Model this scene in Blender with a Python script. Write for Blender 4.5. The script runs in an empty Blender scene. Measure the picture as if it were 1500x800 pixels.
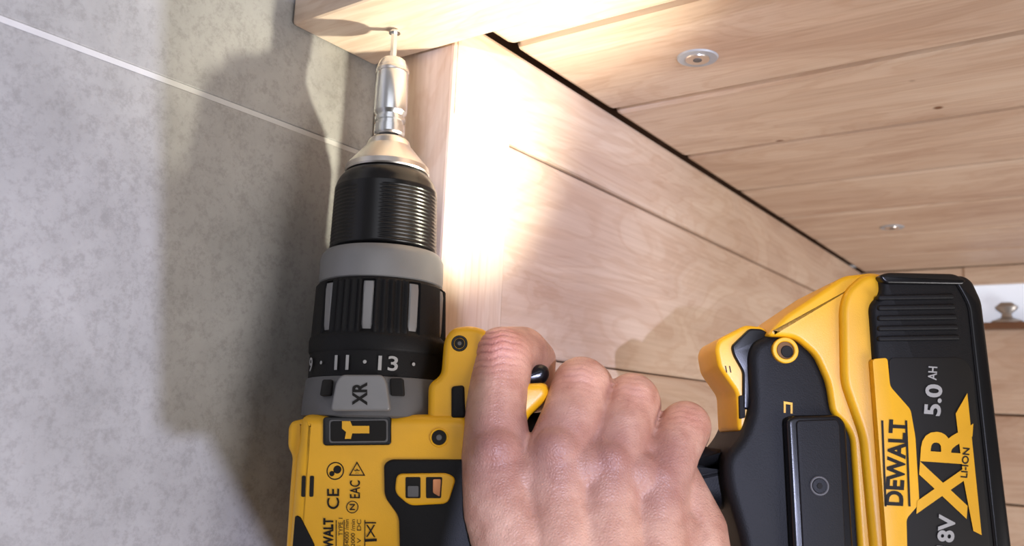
import bpy, bmesh, math, random
import numpy as np
from mathutils import Vector, Matrix
random.seed(4)
scene = bpy.context.scene
scene.view_settings.view_transform = 'Standard'
F = 1230.0
CAM = Vector((0, 0, 1.6))
# ---------------------------------------------------------------- camera
Yc = Vector((890, -240, -1230)).normalized()
Xc = Vector((1730, 120, 1230)); Xc = (Xc - Xc.dot(Yc) * Yc).normalized()
Zc = Xc.cross(Yc).normalized()
M = Matrix((Xc, Yc, Zc))            # camera -> world rotation
cd = bpy.data.cameras.new('camera'); cam = bpy.data.objects.new('camera', cd)
scene.collection.objects.link(cam); scene.camera = cam
cam.matrix_world = Matrix.Translation(CAM) @ M.to_4x4()
cd.sensor_width = 36; cd.lens = 36 * F / 1500; cd.clip_start = 0.01
cd.dof.use_dof = True; cd.dof.focus_distance = 0.36; cd.dof.aperture_fstop = 14

def ray(px, py):
    return M @ Vector(((px - 750) / F, -(py - 400) / F, -1.0))
def C(x, y, z):
    return CAM + M @ Vector((x, y, z))

# ---------------------------------------------------------------- drill frame
H_HEAD = 0.174
back = M @ Vector((0, 0, 1)); nh = Vector((back.x, back.y, 0)).normalized()
TH = math.radians(2.5)
Zw = Vector((0, 0, 1))
N = (nh * math.cos(TH) + Zw * math.sin(TH)).normalized()
U = (Zw * math.cos(TH) - nh * math.sin(TH)).normalized()
R = U.cross(N).normalized()
a0 = ray(561, 370); rt = ray(578, 44)
t = a0.dot(N) / rt.dot(N)
z0 = (H_HEAD - 0.0003) / (t * rt.z)
A0 = CAM + a0 * z0
S = z0 / F

def P(px, py, w=0.0):
    r = ray(px, py)
    k = ((A0 - CAM).dot(N) + w * S) / r.dot(N)
    return CAM + r * k
def depth(p):
    return -((M.transposed() @ (p - CAM)).z)
def RR(rpx, p):
    return rpx * depth(p) / F

# ---------------------------------------------------------------- materials
def new_mat(name):
    m = bpy.data.materials.new(name); m.use_nodes = True
    nt = m.node_tree; b = nt.nodes['Principled BSDF']
    return m, nt, b
def plastic(name, col, rough=0.45, metal=0.0, bump=0.0, bscale=2500, coat=0.0, var=0.06, spec=.5):
    m, nt, b = new_mat(name)
    b.inputs['Roughness'].default_value = rough; b.inputs['Metallic'].default_value = metal
    b.inputs['Coat Weight'].default_value = coat; b.inputs['Specular IOR Level'].default_value = spec
    tc = nt.nodes.new('ShaderNodeTexCoord'); n = nt.nodes.new('ShaderNodeTexNoise')
    n.inputs['Scale'].default_value = 60; n.inputs['Detail'].default_value = 4
    nt.links.new(tc.outputs['Object'], n.inputs['Vector'])
    cr = nt.nodes.new('ShaderNodeValToRGB')
    cr.color_ramp.elements[0].position = .3; cr.color_ramp.elements[1].position = .7
    cr.color_ramp.elements[0].color = (*[c * (1 - var) for c in col], 1)
    cr.color_ramp.elements[1].color = (*[min(1, c * (1 + var)) for c in col], 1)
    nt.links.new(n.outputs['Fac'], cr.inputs['Fac']); nt.links.new(cr.outputs['Color'], b.inputs['Base Color'])
    if bump:
        n2 = nt.nodes.new('ShaderNodeTexNoise'); n2.inputs['Scale'].default_value = bscale
        nt.links.new(tc.outputs['Object'], n2.inputs['Vector'])
        bp = nt.nodes.new('ShaderNodeBump'); bp.inputs['Strength'].default_value = bump; bp.inputs['Distance'].default_value = .0003
        nt.links.new(n2.outputs['Fac'], bp.inputs['Height']); nt.links.new(bp.outputs['Normal'], b.inputs['Normal'])
    return m
YEL = plastic('yellow_plastic', (0.87, 0.45, 0.010), .36, bump=.15)
BLK = plastic('black_rubber', (0.006, 0.006, 0.007), .55, bump=.35, bscale=1800, spec=.25)
BLKG = plastic('black_gloss', (0.005, 0.005, 0.006), .25, bump=.05, spec=.4)
DGR = plastic('dark_gray_plastic', (0.12, 0.12, 0.125), .5, bump=.25)
MGR = plastic('gray_alloy', (0.25, 0.25, 0.255), .45, metal=.3, bump=.1)
SIL = plastic('satin_silver', (0.80, 0.76, 0.72), .3, metal=1.0)
STL = plastic('polished_steel', (0.80, 0.82, 0.84), .24, metal=1.0)
ZNC = plastic('zinc_plate', (0.46, 0.50, 0.56), .5, metal=.2)
INK = plastic('dark_ink', (0.010, 0.009, 0.008), .55, spec=.25)
GRT = plastic('gray_print', (0.40, 0.40, 0.40), .5)
DRK = plastic('dark_void', (0.006, 0.005, 0.005), .8)
COP = plastic('copper', (0.65, 0.27, 0.13), .35, metal=1.0)
VOID = plastic('dark_timber_gap', (0.20, 0.10, 0.055), .9)

def wood(name, axis):
    m, nt, b = new_mat(name); L = nt.links.new
    b.inputs['Roughness'].default_value = .5
    tc = nt.nodes.new('ShaderNodeTexCoord'); oi = nt.nodes.new('ShaderNodeObjectInfo')
    ml = nt.nodes.new('ShaderNodeMath'); ml.operation = 'MULTIPLY'; ml.inputs[1].default_value = 7.0
    L(oi.outputs['Random'], ml.inputs[0])
    ad = nt.nodes.new('ShaderNodeVectorMath'); ad.operation = 'ADD'
    L(tc.outputs['Object'], ad.inputs[0]); L(ml.outputs[0], ad.inputs[1])
    mp = nt.nodes.new('ShaderNodeMapping'); sc = [9, 9, 9]; sc[axis] = 2.2
    mp.inputs['Scale'].default_value = sc; L(ad.outputs[0], mp.inputs['Vector'])
    n1 = nt.nodes.new('ShaderNodeTexNoise'); n1.inputs['Scale'].default_value = 2.2; n1.inputs['Detail'].default_value = 5; n1.inputs['Distortion'].default_value = 1.2
    L(mp.outputs[0], n1.inputs['Vector'])
    # growth-ring figure
    m3 = nt.nodes.new('ShaderNodeMath'); m3.operation = 'MULTIPLY'; m3.inputs[1].default_value = 70
    L(n1.outputs['Fac'], m3.inputs[0]); s3 = nt.nodes.new('ShaderNodeMath'); s3.operation = 'SINE'; L(m3.outputs[0], s3.inputs[0])
    cr4 = nt.nodes.new('ShaderNodeValToRGB'); e = cr4.color_ramp.elements
    e[0].position = .0; e[0].color = (1, 1, 1, 1); e[1].position = 1; e[1].color = (.93, .88, .84, 1)
    L(s3.outputs[0], cr4.inputs['Fac'])
    mp2 = nt.nodes.new('ShaderNodeMapping'); s2 = [160, 160, 160]; s2[axis] = 5
    mp2.inputs['Scale'].default_value = s2; L(ad.outputs[0], mp2.inputs['Vector'])
    n2 = nt.nodes.new('ShaderNodeTexNoise'); n2.inputs['Scale'].default_value = 2.5; n2.inputs['Detail'].default_value = 6
    L(mp2.outputs[0], n2.inputs['Vector'])
    cr = nt.nodes.new('ShaderNodeValToRGB'); e = cr.color_ramp.elements
    e[0].position = .28; e[0].color = (.58, .42, .32, 1); e[1].position = .68; e[1].color = (.79, .655, .53, 1)
    L(n1.outputs['Fac'], cr.inputs['Fac'])
    cr2 = nt.nodes.new('ShaderNodeValToRGB'); e = cr2.color_ramp.elements
    e[0].position = .35; e[0].color = (.87, .83, .79, 1); e[1].position = .6; e[1].color = (1, 1, 1, 1)
    L(n2.outputs['Fac'], cr2.inputs['Fac'])
    def mul(a, b_, f):
        mx = nt.nodes.new('ShaderNodeMix'); mx.data_type = 'RGBA'; mx.blend_type = 'MULTIPLY'; mx.inputs[0].default_value = f
        L(a, mx.inputs[6]); L(b_, mx.inputs[7]); return mx.outputs[2]
    c = mul(cr.outputs[0], cr2.outputs[0], .65); c = mul(c, cr4.outputs[0], .8)
    v = nt.nodes.new('ShaderNodeTexVoronoi'); v.inputs['Scale'].default_value = 13
    L(ad.outputs[0], v.inputs['Vector'])
    cr3 = nt.nodes.new('ShaderNodeValToRGB'); e = cr3.color_ramp.elements
    e[0].position = .02; e[0].color = (.30, .17, .10, 1); e[1].position = .045; e[1].color = (1, 1, 1, 1)
    L(v.outputs['Distance'], cr3.inputs['Fac'])
    L(mul(c, cr3.outputs[0], 1), b.inputs['Base Color'])
    bp = nt.nodes.new('ShaderNodeBump'); bp.inputs['Strength'].default_value = .15; bp.inputs['Distance'].default_value = .0003
    L(n2.outputs['Fac'], bp.inputs['Height']); L(bp.outputs['Normal'], b.inputs['Normal'])
    return m
WX, WY, WZ = wood('timber_grain_x', 0), wood('timber_grain_y', 1), wood('timber_grain_z', 2)

def stone():
    m, nt, b = new_mat('stone_tile'); L = nt.links.new
    b.inputs['Roughness'].default_value = .5
    tc = nt.nodes.new('ShaderNodeTexCoord')
    n1 = nt.nodes.new('ShaderNodeTexNoise'); n1.inputs['Scale'].default_value = 13; n1.inputs['Detail'].default_value = 9; n1.inputs['Roughness'].default_value = .65
    L(tc.outputs['Object'], n1.inputs['Vector'])
    cr = nt.nodes.new('ShaderNodeValToRGB'); e = cr.color_ramp.elements
    e[0].position = .3; e[0].color = (.25, .245, .232, 1); e[1].position = .7; e[1].color = (.40, .393, .375, 1)
    L(n1.outputs['Fac'], cr.inputs['Fac'])
    n2 = nt.nodes.new('ShaderNodeTexNoise'); n2.inputs['Scale'].default_value = 210; n2.inputs['Detail'].default_value = 8; n2.inputs['Roughness'].default_value = .8
    L(tc.outputs['Object'], n2.inputs['Vector'])
    cr2 = nt.nodes.new('ShaderNodeValToRGB'); e = cr2.color_ramp.elements
    e[0].position = .38; e[0].color = (.66, .65, .64, 1); e[1].position = .52; e[1].color = (1, 1, 1, 1)
    L(n2.outputs['Fac'], cr2.inputs['Fac'])
    mx = nt.nodes.new('ShaderNodeMix'); mx.data_type = 'RGBA'; mx.blend_type = 'MULTIPLY'; mx.inputs[0].default_value = .6
    L(cr.outputs[0], mx.inputs[6]); L(cr2.outputs[0], mx.inputs[7]); L(mx.outputs[2], b.inputs['Base Color'])
    bp = nt.nodes.new('ShaderNodeBump'); bp.inputs['Strength'].default_value = .3; bp.inputs['Distance'].default_value = .0005
    L(n2.outputs['Fac'], bp.inputs['Height']); L(bp.outputs['Normal'], b.inputs['Normal'])
    return m
TILE = stone()
GROUT = plastic('grout', (0.50, 0.49, 0.47), .85, bump=.3, bscale=900)
FLOORM = plastic('floor_concrete', (0.30, 0.29, 0.27), .7, bump=.3, bscale=200)

# ---------------------------------------------------------------- helpers
def empty(name, loc=(0, 0, 0)):
    o = bpy.data.objects.new(name, None); o.location = loc; o.empty_display_size = .02
    scene.collection.objects.link(o); return o
def finish(bm, name, mat, parent=None, sharp=32, smooth=True):
    bmesh.ops.recalc_face_normals(bm, faces=bm.faces)
    if smooth:
        for f in bm.faces: f.smooth = True
        for e in bm.edges:
            if len(e.link_faces) == 2 and e.calc_face_angle(0) > math.radians(sharp): e.smooth = False
    me = bpy.data.meshes.new(name); bm.to_mesh(me); bm.free()
    me.materials.append(mat)
    o = bpy.data.objects.new(name, me); scene.collection.objects.link(o)
    if parent:
        o.parent = parent; o.matrix_parent_inverse = Matrix.Translation(-Vector(parent.location))
    return o
def box(name, lo, hi, mat, parent=None, bevel=0.0):
    c = [(a + b) / 2 for a, b in zip(lo, hi)]
    bm = bmesh.new(); bmesh.ops.create_cube(bm, size=1)
    for v in bm.verts:
        v.co = Vector((v.co.x * (hi[0] - lo[0]) + c[0], v.co.y * (hi[1] - lo[1]) + c[1], v.co.z * (hi[2] - lo[2]) + c[2]))
    if bevel: bmesh.ops.bevel(bm, geom=list(bm.edges), offset=bevel, segments=2, affect='EDGES', profile=.5)
    return finish(bm, name, mat, parent, smooth=False)

# =================================================================== ROOM
Z = CAM.z
XW, XP, YP = -0.3075, -0.2555, 0.2955
ZT = 2.7
wl = empty('wall_left', (XW, 0, 0))
box('grout_bed', (XW - .03, -1.75, 0), (XW - .0006, 1.14, ZT), GROUT, wl)
zj = Z + .1256
zs = [zj - .3 * k for k in range(5, -1, -1)] + [zj + .3 * k for k in range(1, 4)]
zs[0] = 0.002
g = .0012
k = 0
for i in range(len(zs) - 1):
    y = -1.75
    while y < 1.1:
        y1 = min(y + .9, 1.14)
        box('tile_%d' % k, (XW - .008, y + g, zs[i] + g), (XW, y1 - g, zs[i + 1] - g), TILE, wl, .0005); k += 1
        y += .9
box('floor', (-.34, -1.75, -.03), (1.9, 1.14, 0), FLOORM)

wp = empty('wall_panel', (XP, .7, 1))
PITCH = .1107
box('backing', (XP - .03, YP + .05, .02), (XP - .0155, 1.10, Z + .196), VOID, wp)
zz = Z + .1385; i = 0
tops = []
while zz > 0.05:
    tops.append(zz); zz -= PITCH
box('board_top', (XP - .015, YP + .002, Z + .1385 + .0006), (XP + .0022, 1.10, Z + .1897), WY, wp, .0020)
for i, zt in enumerate(tops):
    box('board_%d' % i, (XP - .015, YP + .002, max(.0, zt - PITCH + .0004)), (XP, 1.10, zt - .0004), WY, wp, .0018)
box('timber_post', (XW + .0005, YP, 0), (XP + .001, YP + .05, Z + .1895), WZ, None, .0015)
box('header_beam', (XW + .0005, .2386, Z + H_HEAD), (1.6, .2933, Z + H_HEAD + .075), WX, None, .0016)

ce = empty('ceiling', (.6, .7, Z + .19))
ZC = Z + .190
box('backing', (XP - .03, .2945, ZC + .0165), (1.9, 1.14, ZC + .035), VOID, ce)
ys = [.2955] + [.340 + .1103 * k for k in range(8)]
for i in range(len(ys) - 1):
    last = i == len(ys) - 2
    box('slat_%d' % i, (XP + .0035, ys[i] + .0018, ZC), (1.9, 1.1058 if last else ys[i + 1] - .0018, ZC + .016), WX, ce, .0038)
def bolt(x, y, idx):
    e = empty('ceiling_bolt', (x, y, ZC))
    for nm, r, h, zo, m in (('washer', .0110, .0009, 0, ZNC), ('head', .0066, .0009, .0007, SIL), ('socket', .0024, .0003, .0016, DGR)):
        bm = bmesh.new()
        bmesh.ops.create_cone(bm, cap_ends=True, segments=40, radius1=r * .95, radius2=r, depth=h)
        for v in bm.verts: v.co += Vector((x, y, ZC - zo - h / 2))
        finish(bm, nm, m, e)
bolt(-.1724, .399, 0); bolt(-.1677, .855, 1)

YB = 1.105
wb = empty('wall_back', (.6, YB, 1))
box('backing', (XP - .03, YB + .016, 0), (1.9, YB + .03, Z + .2), VOID, wb)
zz = Z + .117; i = 0
while zz > .05:
    box('board_%d' % i, (XP - .015, YB, max(0, zz - .0985 + .001)), (1.9, YB + .015, zz - .001), WX, wb, .0022)
    zz -= .0985; i += 1
wx0, wx1 = -.139, .22
box('board_upper', (XP - .015, YB, Z + .118), (wx0, YB + .015, Z + .1895), WX, wb, .001)
box('board_upper_r', (wx1, YB, Z + .118), (1.9, YB + .015, Z + .1895), WX, wb, .001)
win = empty('window_1', (.04, YB, Z + .15))
WG, nt, b = new_mat('frosted_pane')
b.inputs['Base Color'].default_value = (.75, .82, .9, 1); b.inputs['Roughness'].default_value = .2
b.inputs['Emission Color'].default_value = (.74, .82, 1, 1); b.inputs['Emission Strength'].default_value = .5
box('pane', (wx0, YB + .008, Z + .120), (wx1, YB + .012, Z + .168), WG, win)
box('frame_top', (wx0, YB - .002, Z + .168), (wx1, YB + .013, Z + .1895), WX, win, .001)
box('sill', (wx0 - .01, YB - .012, Z + .1155), (wx1 + .01, YB + .004, Z + .1225), VOID, win, .001)
box('frame_left', (wx0, YB - .002, Z + .1225), (wx0 + .005, YB + .008, Z + .168), SIL, win, .001)
bm = bmesh.new()
pr = [(.000, 0), (.016, 0), (.016, .002), (.006, .006), (.005, .010), (.011, .015), (.012, .018), (.006, .023), (0, .024)]
kx, ky, kz = -.097, YB - .004, Z + .1226
rings = []
for r, h in pr[1:-1]:
    rings.append([bm.verts.new((kx + r * math.cos(a * math.tau / 24), ky + r * .5 * math.sin(a * math.tau / 24), kz + h)) for a in range(24)])
for a, c in zip(rings, rings[1:]):
    for j in range(24): bm.faces.new((a[j], a[(j + 1) % 24], c[(j + 1) % 24], c[j]))
bm.faces.new(rings[0]); bm.faces.new(rings[-1])
finish(bm, 'knob', plastic('brushed_nickel', (.42, .40, .38), .35, metal=.7), win)
box('wall_right', (1.9, -1.75, 0), (1.93, 1.14, ZT), plastic('painted_wall', (.5, .47, .44), .8))

# =================================================================== TOOL
drill = empty('cordless_drill', P(700, 650, 0))
def to2(p): d = p - A0; return (d.dot(R), d.dot(U))
def from2(u, v, w): return A0 + R * u + U * v + N * (w * S)
def round_poly(pts, r, n=6):
    out = []; m = len(pts)
    for i in range(m):
        a = Vector(pts[i - 1]); b_ = Vector(pts[i]); c = Vector(pts[(i + 1) % m])
        d1 = (a - b_); d2 = (c - b_)
        k = min(r, d1.length * .48, d2.length * .48)
        p0 = b_ + d1.normalized() * k; p2 = b_ + d2.normalized() * k
        for j in range(n + 1):
            tt = j / n
            out.append(p0 * (1 - tt) ** 2 + b_ * 2 * tt * (1 - tt) + p2 * tt * tt)
    res = [out[0]]
    for p in out[1:]:
        if (p - res[-1]).length > 1e-6: res.append(p)
    if (res[0] - res[-1]).length < 1e-6: res.pop()
    return res
def inset(pts, d):
    m = len(pts); area = sum(pts[i].x * pts[(i + 1) % m].y - pts[(i + 1) % m].x * pts[i].y for i in range(m))
    s = 1 if area > 0 else -1; out = []
    for i in range(m):
        a, b_, c = pts[i - 1], pts[i], pts[(i + 1) % m]
        e1 = (b_ - a).normalized(); e2 = (c - b_).normalized()
        n1 = Vector((-e1.y, e1.x)) * s; n2 = Vector((-e2.y, e2.x)) * s
        nn = (n1 + n2)
        if nn.length < 1e-6: nn = n1
        nn.normalize(); k = 1 / max(.5, nn.dot(n1))
        out.append(b_ + nn * d * k)
    return out
def rp(w0, w1, r, n=5):
    pr = []
    for k in range(n + 1):
        a = k / n * math.pi / 2; pr.append((r * (1 - math.sin(a)), w0 + r * (1 - math.cos(a))))
    for k in range(n + 1):
        a = k / n * math.pi / 2; pr.append((r * (1 - math.cos(a)), w1 - r + r * math.sin(a)))
    return pr
def pillow(name, px, w0, w1, r, mat, cr=14, parent=None, wref=None, sharp=32):
    if wref is None: wref = w1 - r * .4
    pts = [Vector(to2(P(x, y, wref))) for x, y in px]
    pts = round_poly(pts, cr * S)
    bm = bmesh.new(); rings = []
    for ins, w in rp(w0, w1, r):
        q = inset(pts, ins * S)
        rings.append([bm.verts.new(from2(p.x, p.y, w)) for p in q])
    m = len(pts)
    for a, c in zip(rings, rings[1:]):
        for j in range(m):
            try: bm.faces.new((a[j], a[(j + 1) % m], c[(j + 1) % m], c[j]))
            except ValueError: pass
    bm.faces.new(rings[0]); bm.faces.new(rings[-1])
    return finish(bm, name, mat, parent or drill, sharp)
def disc(name, px, py, r, w0, w1, mat, parent=None, seg=32, hole=0):
    c = P(px, py, w1); rad = RR(r, c); u, v = to2(c); bm = bmesh.new()
    def ring(rr, w): return [bm.verts.new(from2(u + rr * math.cos(i * math.tau / seg), v + rr * math.sin(i * math.tau / seg), w)) for i in range(seg)]
    if hole:
        h = RR(hole, c); rs = [ring(rad, w0), ring(rad, w1 - 1), ring(rad - S, w1)]
        rs += [ring(max(h + S, (rad + h) / 2) if rad - h < 2 * S else h + S, w1), ring(h, w1 - 1), ring(h, w0)]
        rs.append(rs[0])
    else:
        rs = [ring(rad, w0), ring(rad, w1 - 1), ring(rad - S, w1)]
    for a, b_ in zip(rs, rs[1:]):
        for j in range(seg): bm.faces.new((a[j], a[(j + 1) % seg], b_[(j + 1) % seg], b_[j]))
    if not hole: bm.faces.new(rs[0]); bm.faces.new(rs[-1])
    return finish(bm, name, mat, parent or drill)
def cx(py): return 578 + (py - 50) * (549 - 578) / 555.0
def axis_pt(py): return P(cx(py), py, 0)
ax_dir = (axis_pt(50) - axis_pt(600)).normalized()
axR = (R - R.dot(ax_dir) * ax_dir).normalized(); axN = axR.cross(ax_dir).normalized()
if axN.dot(N) < 0: axN = -axN
def cyl(py, th, hw):
    c = axis_pt(py); r = RR(hw, c)
    return c + axR * (r * math.sin(th)) + axN * (r * math.cos(th))
def lathe(name, prof, mat, fn=None, seg=96, sharp=32):
    bm = bmesh.new(); rings = []
    for py, hw in prof:
        rings.append([bm.verts.new(cyl(py, i * math.tau / seg, hw + (fn(py, i * math.tau / seg) if fn else 0))) for i in range(seg)])
    for a, b_ in zip(rings, rings[1:]):
        for j in range(seg): bm.faces.new((a[j], a[(j + 1) % seg], b_[(j + 1) % seg], b_[j]))
    bm.faces.new(rings[0]); bm.faces.new(rings[-1])
    return finish(bm, name, mat, drill, sharp)
def sh(prof, d): return [(a + d, b_) for a, b_ in prof]
lathe('bit', [(43, 1.5), (47, 4.5), (52, 5), (95, 5.5)], STL, seg=6, sharp=20)
lathe('bit_tip_collar', [(46, 3), (46.5, 8), (49, 8.5), (50, 5)], STL, seg=24)
lathe('bit_holder', [(88, 9), (88.5, 16), (91, 19), (100, 23), (160, 24.5), (166, 24), (169, 21.5), (171, 20), (174, 20), (175, 22.5), (179, 22.5), (180, 20), (185, 20), (186, 22.5), (197, 22.5), (200, 20), (202, 12), (212, 12)], STL, sharp=25)
lathe('holder_band', [(103, 23.6), (104, 24.1), (108, 24.2), (109, 23.8)], SIL)
lathe('chuck_nose', sh([(200, 14), (201, 27), (204, 30), (212, 33), (215, 36), (240, 58), (243, 60.5), (250, 61.5), (252, 60)], 5), SIL, sharp=20)
lathe('chuck_jaws', sh([(194, 9), (198, 17), (202, 18)], 5), DGR, seg=6)
prof = [(253, 52), (257, 58), (262, 63), (268, 68), (275, 71.5), (282, 73.5)]
y = 283.0
while y < 368: prof.append((y, 74 + (y - 280) * .04)); y += 1.0
prof += [(369, 77), (372, 74)]
def ribs(py, th):
    d = ((math.degrees(th) + 180) % 360) - 180
    on = 1 if (4 < d % 120 < 96) else 0
    if py < 288 or py > 366: return 0
    return -1.6 * on * (0.5 + 0.5 * math.cos(py / 5.2 * math.tau))
lathe('chuck_sleeve', prof, BLKG, ribs, seg=120, sharp=60)
lathe('collar', sh([(361, 70), (363, 82), (367, 86), (374, 89), (400, 89.5), (408, 89), (411, 86), (412, 80)], 12), MGR)
DC = 12
def clutch(py, th):
    d = math.degrees(th) + 2; s = (d / 40.0) % 1.0; idx = int((d % 360) // 40.0)
    v = 0
    if 414 + DC < py < 487 + DC:
        if s < .14 or s > .86: v -= 4
        elif idx % 2 == 0: v += 1.6 * math.cos((s - .5) * 6.2 * math.tau)
    return v
prof = [(408, 84), (411, 90), (414, 92)] + [(415 + 4 * k, 93 + .05 * 4 * k) for k in range(19)] + [(489, 98), (494, 99), (508, 99), (511, 98), (513, 96)]
lathe('clutch_ring', sh(prof, DC), BLK, clutch, seg=360, sharp=40)
def patch(name, th0, th1, py0, py1, h0, h1, mat):
    bm = bmesh.new(); n = 8; outer = []; inner = []
    for j in range(9):
        py = py0 + (py1 - py0) * j / 8
        e = 0 if 0 < j < 8 else 1.5
        outer.append([bm.verts.new(cyl(py, th0 + (th1 - th0) * i / n, h1 - e - (1.5 if i in (0, n) else 0))) for i in range(n + 1)])
        inner.append([bm.verts.new(cyl(py, th0 + (th1 - th0) * i / n, h0)) for i in range(n + 1)])
    for j in range(8):
        for i in range(n):
            bm.faces.new((outer[j][i], outer[j][i + 1], outer[j + 1][i + 1], outer[j + 1][i]))
        for i in (0, n): bm.faces.new((outer[j][i], outer[j + 1][i], inner[j + 1][i], inner[j][i]))
    for j in (0, 8):
        for i in range(n): bm.faces.new((outer[j][i], outer[j][i + 1], inner[j][i + 1], inner[j][i]))
    return finish(bm, name, mat, drill, 40)
for kk in range(9):
    a = math.radians(-2 + 40 * kk)
    patch('grip_bar_%d' % kk, a - math.radians(4.6), a + math.radians(4.6), 417 + DC, 484 + DC, 88, 93.5, MGR)
lathe('number_ring', [(520, 92), (524, 97), (558, 98), (560, 96)], BLK)
lathe('gear_case', [(557, 92), (559, 99), (562, 101), (590, 104), (612, 105), (615, 100)], DGR)

def text_mesh(s, offset=0.0):
    c = bpy.data.curves.new('t', 'FONT'); c.body = s; c.align_x = 'CENTER'; c.align_y = 'CENTER'; c.offset = offset
    c.resolution_u = 4
    o = bpy.data.objects.new('t', c); scene.collection.objects.link(o)
    bpy.context.view_layer.update()
    me = bpy.data.meshes.new_from_object(o.evaluated_get(bpy.context.evaluated_depsgraph_get()))
    vs = [v.co.copy() for v in me.vertices]; fs = [tuple(p.vertices) for p in me.polygons]
    bpy.data.objects.remove(o); bpy.data.meshes.remove(me)
    ymin = min(v.y for v in vs); ymax = max(v.y for v in vs); xm = (min(v.x for v in vs) + max(v.x for v in vs)) / 2
    for v in vs: v.y -= (ymin + ymax) / 2; v.x -= xm
    W = max(v.x for v in vs) * 2; H = ymax - ymin
    return vs, fs, W, H
def mesh_obj(name, vs, fs, mat):
    me = bpy.data.meshes.new(name); me.from_pydata(vs, [], fs); me.materials.append(mat)
    o = bpy.data.objects.new(name, me); scene.collection.objects.link(o)
    o.parent = drill; o.matrix_parent_inverse = Matrix.Translation(-Vector(drill.location)); return o
def text_flat(name, s, px, py, w_px, h_px, ang, w, mat, off=0.0):
    vs, fs, W, H = text_mesh(s, off); ca, sa = math.cos(math.radians(ang)), math.sin(math.radians(ang)); out = []
    for v in vs:
        a = v.x / W * w_px; b_ = v.y / H * h_px
        out.append(P(px + a * ca - b_ * sa, py - (a * sa + b_ * ca), w))
    return mesh_obj(name, out, fs, mat)
def text_cyl(name, s, thdeg, py, w_px, h_px, hw, mat, off=.01):
    vs, fs, W, H = text_mesh(s, off); out = []
    for v in vs: out.append(cyl(py - v.y / H * h_px, math.radians(thdeg) + v.x / W * w_px / hw, hw))
    return mesh_obj(name, out, fs, mat)
for s, a, wd in (('9', -58, 13), ('11', -20, 22), ('13', 17, 27)):
    text_cyl('numeral_' + s, s, a, 541, wd, 20, 100.5, GRT, .015)
for kk, a in enumerate((-41, -1, 38)):
    text_cyl('index_dot_%d' % kk, '.', a, 540, 5, 5, 100.5, GRT)
def flat_poly(name, px, w, mat):
    pts = [P(x, y, w) for x, y in px]
    return mesh_obj(name, pts, [tuple(range(len(pts)))], mat)

pillow('emblem_boss', [(500, 549), (560, 549), (566, 560), (572, 602), (484, 602), (492, 560)], 60, 108, 3, MGR, 6)
text_flat('emblem_print', 'XR', 527, 577, 34, 22, 90, 108.8, INK, .035)
pillow('boss_slot_l', [(472, 556), (487, 556), (485, 580), (468, 580)], 40, 97, 2, DRK, 3)
pillow('boss_slot_r', [(571, 554), (590, 554), (592, 580), (572, 580)], 40, 97, 2, DRK, 3)

pillow('motor_housing', [(441, 607), (439, 640), (434, 668), (424, 800), (412, 1000), (630, 1000), (690, 930), (700, 660), (690, 607)],
       -55, 90, 16, YEL, 20, wref=80)
pillow('housing_lug', [(446, 613), (427, 617), (422, 626), (421, 655), (428, 668), (424, 720), (419, 800), (405, 1000), (450, 1000), (450, 620)], -40, 74, 8, YEL, 10)
pillow('top_bridge', [(626, 640), (627, 562), (646, 550), (650, 498), (662, 480), (690, 476), (716, 484), (722, 555), (770, 562), (800, 560), (806, 580), (770, 615), (770, 690), (640, 700)],
       -50, 82, 10, YEL, 12)
disc('screw_well_a', 673, 503, 12, 70, 83, BLKG, hole=8)
disc('screw_a', 673, 503, 8, 60, 82.6, DRK); disc('screw_a_pin', 673, 503, 3.5, 60, 83.2, DGR)
disc('screw_well_b', 643, 641, 14, 70, 92, YEL, hole=11)
disc('screw_b', 643, 641, 11.5, 60, 91, DRK); disc('screw_b_pin', 643, 641, 4.5, 60, 91.8, DGR)
pillow('direction_button', [(661, 566), (680, 564), (682, 612), (661, 614)], 60, 86, 4, BLK, 5)
pillow('trigger', [(750, 548), (772, 541), (790, 532), (803, 536), (806, 550), (798, 562), (780, 567), (750, 566)], -32, 62, 12, BLKG, 12)
pillow('trigger_guard', [(745, 566), (800, 561), (806, 572), (785, 604), (745, 612)], -40, 50, 6, YEL, 8)
pillow('guard_slot', [(772, 574), (792, 571), (788, 590), (768, 598)], 20, 52, 2, DRK, 4)
pillow('mode_plate', [(473, 611), (573, 610), (573, 652), (473, 653)], 80, 92.5, 1.5, BLKG, 5)
pillow('mode_recess', [(482, 615), (568, 614), (568, 648), (482, 649)], 80, 93.2, .5, DGR, 4)
pillow('mode_face', [(484, 617), (566, 616), (566, 646), (484, 647)], 80, 93.6, .5, INK, 4)
flat_poly('hammer_icon', [(501, 617), (513, 617), (516, 624), (541, 624), (541, 635), (516, 635), (514, 643), (505, 643), (507, 633), (501, 628)], 94.6, YEL)
for kk, x in enumerate((442, 454)):
    pillow('vent_slot_%d' % kk, [(x, 697), (x + 6, 697), (x + 5, 728), (x - 1, 728)], 70, 91, .5, DRK, 2)
W0 = 91.2
disc('safety_icon', 491, 690, 13, 88, 90.9, INK, hole=11); disc('safety_icon_head', 494, 688, 6, 88, 90.9, INK); disc('safety_icon_b', 486, 694, 4, 88, 90.9, INK)
def tri(name, x, y, r, w=W0):
    for k in range(3):
        a0_, a1_ = math.radians(90 + 120 * k), math.radians(210 + 120 * k); q = r * .78
        flat_poly('%s_%d' % (name, k), [(x + r * math.cos(a0_), y - r * math.sin(a0_)), (x + r * math.cos(a1_), y - r * math.sin(a1_)), (x + q * math.cos(a1_), y - q * math.sin(a1_)), (x + q * math.cos(a0_), y - q * math.sin(a0_))], w, INK)
tri('warning_icon', 523, 690, 14); text_flat('warning_star', '*', 523, 691, 8, 8, 0, W0, INK, .03)
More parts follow.
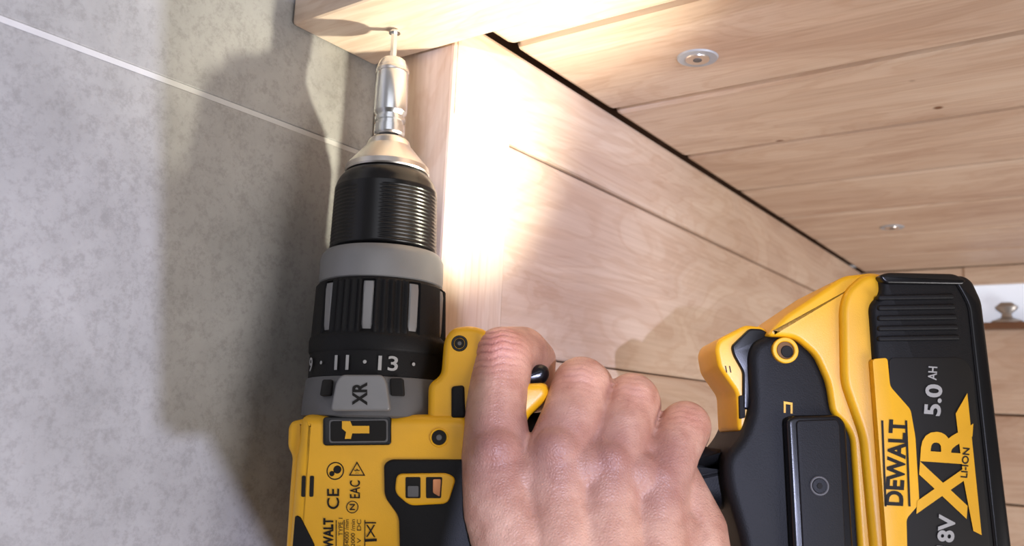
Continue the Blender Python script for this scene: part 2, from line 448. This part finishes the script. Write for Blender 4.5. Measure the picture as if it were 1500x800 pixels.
text_flat('ce_mark', 'CE', 488, 731, 30, 18, 90, W0, INK, .01)
text_flat('conformity_mark', 'EAC', 520, 717, 26, 15, 90, W0, INK, .01)
disc('compliance_icon', 516, 743, 9, 88, 90.9, INK, hole=7.6); text_flat('compliance_n', 'N', 516, 743, 9, 8, 90, W0, INK, .02)
text_flat('side_brand_print', 'DEWALT', 481, 790, 62, 15, 90, W0, INK, .04)
text_flat('side_type_print', 'TYPE 1', 499, 772, 26, 6, 90, W0, INK)
for kk, (x, s) in enumerate(((508, '0-34000 /min'), (517, '0-2000 /min'), (526, '18 V   DC'))):
    text_flat('side_small_print_%d' % kk, s, x, 785, 48, 6, 90, W0, INK)
for kk, x in enumerate((492, 503.5, 534)):
    flat_poly('print_rule_%d' % kk, [(x, 762), (x + 1.2, 762), (x + .8, 830), (x - .4, 830)], W0, INK)
text_flat('bin_icon', 'X', 543, 778, 14, 18, 0, W0, INK); text_flat('bin_icon_lid', '-', 543, 766, 16, 2, 0, W0, INK)
flat_poly('bar_icon', [(534, 790), (552, 789), (552, 793), (534, 794)], W0, INK)
pillow('end_cap_black', [(432, 755), (440, 757), (462, 800), (470, 1000), (415, 990), (424, 850)], 60, 92, 2, BLK, 8)
pillow('rubber_overmould', [(562, 680), (572, 673), (700, 673), (700, 990), (590, 990), (584, 757), (563, 728)], 40, 95, 4, BLK, 8)
pillow('speed_bezel', [(581, 694), (655, 693), (668, 701), (656, 738), (600, 741), (578, 722)], 60, 99, 3, YEL, 8)
pillow('speed_slot_a', [(594, 699), (616, 699), (616, 730), (594, 730)], 70, 99.8, .5, INK, 2)
pillow('speed_slot_b', [(624, 699), (648, 699), (646, 730), (624, 730)], 70, 99.8, .5, INK, 2)
pillow('speed_contact', [(634, 702), (646, 702), (644, 728), (634, 722)], 70, 101, .5, COP, 2)
pillow('speed_knob', [(597, 712), (613, 712), (613, 728), (597, 728)], 70, 101, .5, DGR, 2)

pillow('handle', [(690, 625), (790, 602), (900, 612), (1030, 655), (1075, 660), (1100, 640), (1100, 760), (1060, 745), (980, 742), (860, 760), (700, 800), (680, 780)],
       -46, 46, 28, BLK, 30, wref=10)

# ---- foot
pillow('lamp_housing', [(1047, 510), (1052, 497), (1092, 476), (1118, 479), (1128, 489), (1135, 560), (1098, 634), (1081, 632), (1078, 575), (1052, 538)],
       -50, 62, 6, YEL, 7)
pillow('lamp_shroud', [(1071, 507), (1098, 481), (1117, 482), (1130, 492), (1104, 514), (1098, 600), (1088, 600), (1088, 545), (1074, 520)], 0, 67, 3, BLKG, 5)
pillow('lamp_slot', [(1083, 580), (1091, 578), (1092, 612), (1084, 614)], 20, 66, 1, DRK, 2)
for kk, x in enumerate((1062, 1068)):
    flat_poly('lamp_tick_%d' % kk, [(x, 536), (x + 1.5, 536), (x + 3.5, 546), (x + 2, 546)], 62.8, INK)
pillow('foot_rubber', [(1096, 520), (1104, 500), (1135, 487), (1165, 491), (1196, 520), (1214, 562), (1222, 608), (1255, 620), (1280, 1000), (1085, 1000), (1088, 800), (1062, 710), (1060, 668), (1086, 640), (1100, 600)],
       -78, 80, 14, BLK, 18)
pillow('foot_frame', [(1122, 492), (1150, 462), (1236, 404), (1282, 399), (1310, 410), (1330, 1000), (1272, 1000), (1247, 640), (1236, 620), (1219, 606), (1212, 560), (1194, 520), (1165, 495)],
       -90, 88, 7, YEL, 10)
pillow('frame_ridge', [(1240, 424), (1264, 403), (1284, 400), (1300, 410), (1300, 430), (1290, 440), (1300, 700), (1322, 1000), (1296, 1000), (1262, 640), (1234, 560), (1232, 450)],
       0, 100, 9, YEL, 14)
disc('foot_screw_boss', 1151, 513, 19, 60, 87, YEL, hole=13); disc('foot_screw_well', 1151, 513, 13.5, 60, 83, plastic('brown_recess', (.16, .07, .01), .6))
disc('foot_screw', 1153, 515, 9, 60, 84, DRK)
flat_poly('foot_mark', [(1148, 588), (1161, 590), (1161, 606), (1158, 606), (1158, 593), (1151, 592), (1151, 605), (1148, 605)], 80.8, YEL)
pillow('belt_clip', [(1152, 614), (1165, 609), (1228, 608), (1239, 620), (1262, 1000), (1172, 1000)], 60, 98, 5, BLKG, 9)
pillow('belt_clip_rib', [(1166, 616), (1226, 614), (1230, 622), (1248, 1000), (1186, 1000)], 70, 100.5, 2, BLK, 6)
disc('clip_screw', 1201, 712, 14, 80, 103, DGR, hole=11); disc('clip_screw_head', 1201, 712, 11.3, 80, 101.5, BLKG); disc('clip_screw_socket', 1201, 712, 5, 80, 102.2, DRK, seg=6)

# ---- battery
pillow('battery_case', [(1276, 470), (1274, 446), (1291, 430), (1288, 404), (1300, 400), (1396, 402), (1418, 410), (1434, 440), (1500, 1000), (1312, 1000)],
       -110, 110, 9, BLK, 14)
pillow('battery_rim', [(1392, 404), (1412, 404), (1424, 412), (1438, 442), (1506, 1000), (1478, 1000), (1418, 450), (1408, 430)], -100, 113, 4, BLKG, 8)
pillow('battery_cap', [(1286, 404), (1300, 399), (1398, 401), (1416, 410), (1412, 418), (1296, 416)], -100, 114, 4, BLKG, 6)
for kk in range(5):
    y0 = 432 + kk * 15
    pillow('battery_rib_%d' % kk, [(1286, y0), (1398 + kk * 2, y0 - 2), (1399 + kk * 2, y0 + 6), (1286, y0 + 8)], 100, 113.5, 2.5, BLK, 4)
pillow('label_black', [(1302, 524), (1410, 524), (1424, 540), (1470, 990), (1330, 990), (1304, 600)], 100, 111, .6, INK, 8)
pillow('label_yellow', [(1278, 526), (1300, 524), (1304, 566), (1334, 600), (1341, 640), (1347, 738), (1328, 760), (1334, 1000), (1314, 1000)], 100, 112, .6, YEL, 5)
flat_poly('label_stripe', [(1400, 606), (1417, 576), (1438, 784), (1426, 778), (1412, 706)], 112.4, YEL)
text_flat('label_logo', 'XR', 1384, 688, 140, 74, 86, 112.5, YEL, .03)
text_flat('label_brand', 'DEWALT', 1313, 678, 126, 27, 87, 112.8, INK, .035)
for kk, x in enumerate((1293, 1328)):
    flat_poly('label_brand_rule_%d' % kk, [(x - 2, 616), (x + 1, 616), (x + 6, 742), (x + 3, 742)], 112.8, INK)
text_flat('label_capacity', '5.0', 1367, 586, 46, 25, 86, 112.6, GRT, .03)
text_flat('label_capacity_unit', 'AH', 1366, 547, 20, 13, 86, 112.6, GRT, .02)
text_flat('label_chemistry', 'LI-ION', 1414, 678, 44, 10, 85, 113, INK, .02)
text_flat('label_voltage', '18V', 1386, 780, 52, 25, 86, 112.6, GRT, .03)

# ---- LED work lamp built in the foot
LEDM, nt, b = new_mat('led_lens'); b.inputs['Emission Color'].default_value = (1, .97, .9, 1); b.inputs['Emission Strength'].default_value = 6
pillow('led_lens', [(1044, 512), (1049, 500), (1054, 500), (1052, 516)], -8, 24, 2, LEDM, 3)
def add_light(name, kind, loc, target, energy, color, **kw):
    l = bpy.data.lights.new(name, kind); l.energy = energy; l.color = color
    for k_, v_ in kw.items(): setattr(l, k_, v_)
    o = bpy.data.objects.new(name, l); scene.collection.objects.link(o); o.location = loc
    o.rotation_euler = (Vector(target) - Vector(loc)).to_track_quat('-Z', 'Y').to_euler(); return o
add_light('led_work_lamp', 'SPOT', P(1036, 503, 20), P(600, -50, -20), 3.6, (1, .95, .76), spot_size=math.radians(92), spot_blend=1.0, shadow_soft_size=.005)

# =================================================================== HAND
SK, nt, b = new_mat('skin'); L = nt.links.new
b.inputs['Roughness'].default_value = .46; b.inputs['Subsurface Weight'].default_value = .12
b.inputs['Subsurface Radius'].default_value = (1, .35, .2); b.inputs['Subsurface Scale'].default_value = .0025
tc = nt.nodes.new('ShaderNodeTexCoord')
n1 = nt.nodes.new('ShaderNodeTexNoise'); n1.inputs['Scale'].default_value = 90; n1.inputs['Detail'].default_value = 6
L(tc.outputs['Object'], n1.inputs['Vector'])
cr = nt.nodes.new('ShaderNodeValToRGB'); e = cr.color_ramp.elements
e[0].position = .35; e[0].color = (.46, .235, .16, 1); e[1].position = .65; e[1].color = (.65, .385, .275, 1)
L(n1.outputs['Fac'], cr.inputs['Fac'])
def mixc(inp, attr, col, amt):
    at = nt.nodes.new('ShaderNodeAttribute'); at.attribute_name = attr
    mm = nt.nodes.new('ShaderNodeMath'); mm.operation = 'MULTIPLY'; mm.inputs[1].default_value = amt
    L(at.outputs['Fac'], mm.inputs[0]); mx = nt.nodes.new('ShaderNodeMix'); mx.data_type = 'RGBA'
    L(mm.outputs[0], mx.inputs[0]); L(inp, mx.inputs[6]); mx.inputs[7].default_value = (*col, 1); return mx.outputs[2]
c1 = mixc(cr.outputs[0], 'red', (.25, .10, .085), .7); c2 = mixc(c1, 'pip', (.58, .19, .15), .6)
c3 = mixc(c2, 'crease', (.26, .07, .05), .7)
L(c3, b.inputs['Base Color'])
v = nt.nodes.new('ShaderNodeTexVoronoi'); v.inputs['Scale'].default_value = 800; v.feature = 'DISTANCE_TO_EDGE'; L(tc.outputs['Object'], v.inputs['Vector'])
n3 = nt.nodes.new('ShaderNodeTexNoise'); n3.inputs['Scale'].default_value = 260; n3.inputs['Detail'].default_value = 8; L(tc.outputs['Object'], n3.inputs['Vector'])
ad = nt.nodes.new('ShaderNodeMath'); L(v.outputs['Distance'], ad.inputs[0]); L(n3.outputs['Fac'], ad.inputs[1])
bp = nt.nodes.new('ShaderNodeBump'); bp.inputs['Strength'].default_value = .5; bp.inputs['Distance'].default_value = .0006
L(ad.outputs[0], bp.inputs['Height']); L(bp.outputs['Normal'], b.inputs['Normal'])

def grow(name, segs, extra, parent, voxel, iters):
    bm = bmesh.new()
    for nodes in segs:
        for (p0, r0), (p1, r1) in zip(nodes, nodes[1:]):
            n = max(2, int((p1 - p0).length / (min(r0, r1) * .22)))
            for j in range(n + 1):
                tt = j / n
                bmesh.ops.create_icosphere(bm, subdivisions=3, radius=r0 + (r1 - r0) * tt, matrix=Matrix.Translation(p0.lerp(p1, tt)))
    for p, r in extra: bmesh.ops.create_icosphere(bm, subdivisions=3, radius=r, matrix=Matrix.Translation(p))
    me = bpy.data.meshes.new('raw'); bm.to_mesh(me); bm.free()
    o = bpy.data.objects.new('raw', me); scene.collection.objects.link(o)
    md = o.modifiers.new('r', 'REMESH'); md.mode = 'VOXEL'; md.voxel_size = voxel
    md = o.modifiers.new('s', 'SMOOTH'); md.factor = .5; md.iterations = iters
    bpy.context.view_layer.update()
    me2 = bpy.data.meshes.new_from_object(o.evaluated_get(bpy.context.evaluated_depsgraph_get()))
    bpy.data.objects.remove(o)
    nv = len(me2.vertices); co = np.empty(nv * 3); me2.vertices.foreach_get('co', co); co = co.reshape(-1, 3)
    no = np.empty(nv * 3); me2.vertices.foreach_get('normal', no); no = no.reshape(-1, 3)
    pip = np.zeros(nv); red = np.zeros(nv)
    pu = (co - np.array(A0)) @ np.array(U); pr_ = (co - np.array(A0)) @ np.array(R); pn = (co - np.array(A0)) @ np.array(N)
    for a, b_, w, s_, am in ((726, 508, 92, .0080, 1), (846, 552, 92, .0065, .45), (924, 575, 84, .0060, .4), (1003, 612, 76, .0055, .45)):
        p = np.array(P(a, b_, w)); d2 = ((co - p) ** 2).sum(1); pip = np.maximum(pip, am * np.exp(-d2 / (2 * s_ ** 2)))
    for a, b_, w in ((727, 655, 130), (815, 655, 140), (893, 665, 135), (967, 690, 120)):
        p = np.array(P(a, b_, w)); d2 = ((co - p) ** 2).sum(1); red = np.maximum(red, np.exp(-d2 / (2 * (.014) ** 2)))
    ph = (pu - .35 * pn) / .0031 * 2 * math.pi + 1.3 * np.sin(pr_ / .0035) + .8 * np.sin(pr_ / .0013)
    cre = np.maximum(0, np.sin(ph)) ** 3 * pip
    co -= no * (cre * .00055)[:, None]
    me2.vertices.foreach_set('co', co.ravel())
    for nm, ar in (('pip', pip), ('red', red), ('crease', cre)):
        ca = me2.attributes.new(nm, 'FLOAT', 'POINT'); ca.data.foreach_set('value', ar.astype(np.float32))
    me2.polygons.foreach_set('use_smooth', [True] * len(me2.polygons)); me2.materials.clear()
    me2.materials.append(SK)
    ho = bpy.data.objects.new(name, me2); scene.collection.objects.link(ho)
    ho.parent = parent; ho.matrix_parent_inverse = Matrix.Translation(-Vector(parent.location))
    return ho
hand = empty('hand', P(850, 700, 60))
chains = {
 'index': [(800, 900, 130, 82), (742, 745, 98, 64), (728, 672, 86, 53), (726, 604, 78, 45), (736, 524, 56, 46), (764, 518, 8, 40), (782, 528, -40, 33), (782, 575, -62, 29)],
 'middle': [(840, 900, 140, 82), (815, 745, 110, 58), (817, 670, 102, 50), (838, 614, 88, 46), (852, 566, 58, 44), (860, 568, 5, 40), (860, 600, -42, 33), (850, 650, -64, 30)],
 'ring': [(890, 900, 140, 80), (885, 752, 108, 56), (893, 684, 99, 48), (912, 630, 82, 43), (926, 587, 54, 41), (932, 593, 5, 37), (928, 622, -40, 31), (918, 668, -62, 28)],
 'pinky': [(950, 900, 125, 80), (955, 775, 98, 54), (966, 708, 88, 45), (986, 658, 72, 40), (1004, 625, 47, 38), (1007, 633, 5, 33), (1000, 658, -38, 28), (988, 695, -56, 25)],
 'webs': [(774, 706, 98, 48), (855, 688, 104, 46), (930, 698, 98, 42)],
 'webs2': [(864, 652, 88, 35), (942, 666, 80, 32)],
 'heel': [(985, 705, 55, 42), (1012, 780, 66, 54), (1010, 900, 100, 74)],
 'palm': [(760, 740, 80, 62), (850, 745, 84, 64), (950, 755, 78, 60), (980, 800, 80, 62), (860, 830, 108, 85), (780, 820, 95, 75)],
 'thumb': [(790, 860, 80, 70), (742, 800, 40, 54), (728, 770, -15, 44), (750, 745, -62, 38), (800, 728, -80, 33), (850, 715, -84, 28)],
 'wrist': [(880, 880, 112, 105), (892, 980, 140, 112), (900, 1200, 230, 130), (910, 1600, 360, 150)],
}
segs = [[(P(a, b_, w), RR(r, P(a, b_, w))) for a, b_, w, r in ch] for ch in chains.values()]
extra = []
for a, b_, w, r in ((728, 662, 104, 41), (816, 660, 120, 37), (894, 676, 114, 35), (967, 702, 100, 32), (734, 518, 66, 40), (850, 564, 72, 36), (927, 586, 66, 34), (1005, 626, 57, 31)):
    p = P(a, b_, w); extra.append((p, RR(r, p)))
grow('skin', segs, extra, hand, .0008, 10)

# =================================================================== ADDED SHADOW BLOCKER (unseen phone and monopod, shapes the shadow edge on the tile)
blocker = empty('shadow_blocker', C(.01, .05, .03))
def cbox(name, lo, hi, mat, parent, bevel):
    bm = bmesh.new(); bmesh.ops.create_cube(bm, size=1)
    for v in bm.verts: v.co = Vector([(l + h) / 2 + c * (h - l) for l, h, c in zip(lo, hi, v.co)])
    bmesh.ops.bevel(bm, geom=list(bm.edges), offset=bevel, segments=3, affect='EDGES')
    for v in bm.verts: v.co = C(*v.co)
    return finish(bm, name, mat, parent, smooth=False)
cbox('blocker_slab', (-.027, -.012, .026), (.050, .120, .034), BLKG, blocker, .003)
cbox('blocker_face', (-.024, -.009, .0341), (.047, .117, .0345), plastic('blocker_glass', (.02, .02, .03), .1), blocker, .0001)
def tube(name, pts, mat):
    bm = bmesh.new(); rs = []
    for c, r in pts: rs.append([bm.verts.new(c + Vector((r * math.cos(i * math.tau / 32), r * math.sin(i * math.tau / 32), 0))) for i in range(32)])
    for a, b_ in zip(rs, rs[1:]):
        for j in range(32): bm.faces.new((a[j], a[(j + 1) % 32], b_[(j + 1) % 32], b_[j]))
    bm.faces.new(rs[0]); bm.faces.new(rs[-1]); return finish(bm, name, mat, blocker)
base = C(.022, 0, .036)
def dn(h, dx=0): return base - Vector((0, 0, h)) + (M @ Vector((1, 0, 0))) * dx
tube('blocker_cone', [(dn(-.040), .030), (dn(-.036), .036), (dn(-.02), .039), (dn(-.006), .039), (dn(.010, .001), .036), (dn(.025, .004), .030), (dn(.045, .008), .022), (dn(.06, .010), .016), (dn(.075, .010), .014)], BLK)
pb = dn(.072, .010)
tube('blocker_pole', [(pb, .0125), (Vector((pb.x, pb.y, .75)), .0125), (Vector((pb.x, pb.y, .749)), .010), (Vector((pb.x, pb.y, .03)), .010), (Vector((pb.x, pb.y, .028)), .02), (Vector((pb.x, pb.y, .0)), .022)], DGR)

# =================================================================== LIGHT
add_light('daylight_spot', 'SPOT', C(.212, .10, .80), C(-.25, -.03, -.25), 58, (.66, .70, 1.0), spot_size=math.radians(46), spot_blend=.45, shadow_soft_size=.008)
add_light('cool_fill_behind_camera', 'AREA', (.75, -.9, Z + .35), (0, .35, Z - .02), 4.3, (.90, .92, 1.0), shape='RECTANGLE', size=1.1, size_y=1.1)  # added soft fill for tile, hand and drill; no window modelled here
add_light('ceiling_fill', 'AREA', (1.15, .2, Z - .65), (.2, .65, Z + .19), 15, (1, .96, .95), shape='RECTANGLE', size=.7, size_y=.7)  # added upward fill to brighten the ceiling slats, not an actual lamp
w = bpy.data.worlds.new('world'); scene.world = w; w.use_nodes = True
w.node_tree.nodes['Background'].inputs[0].default_value = (.92, .88, .90, 1)
w.node_tree.nodes['Background'].inputs[1].default_value = .29
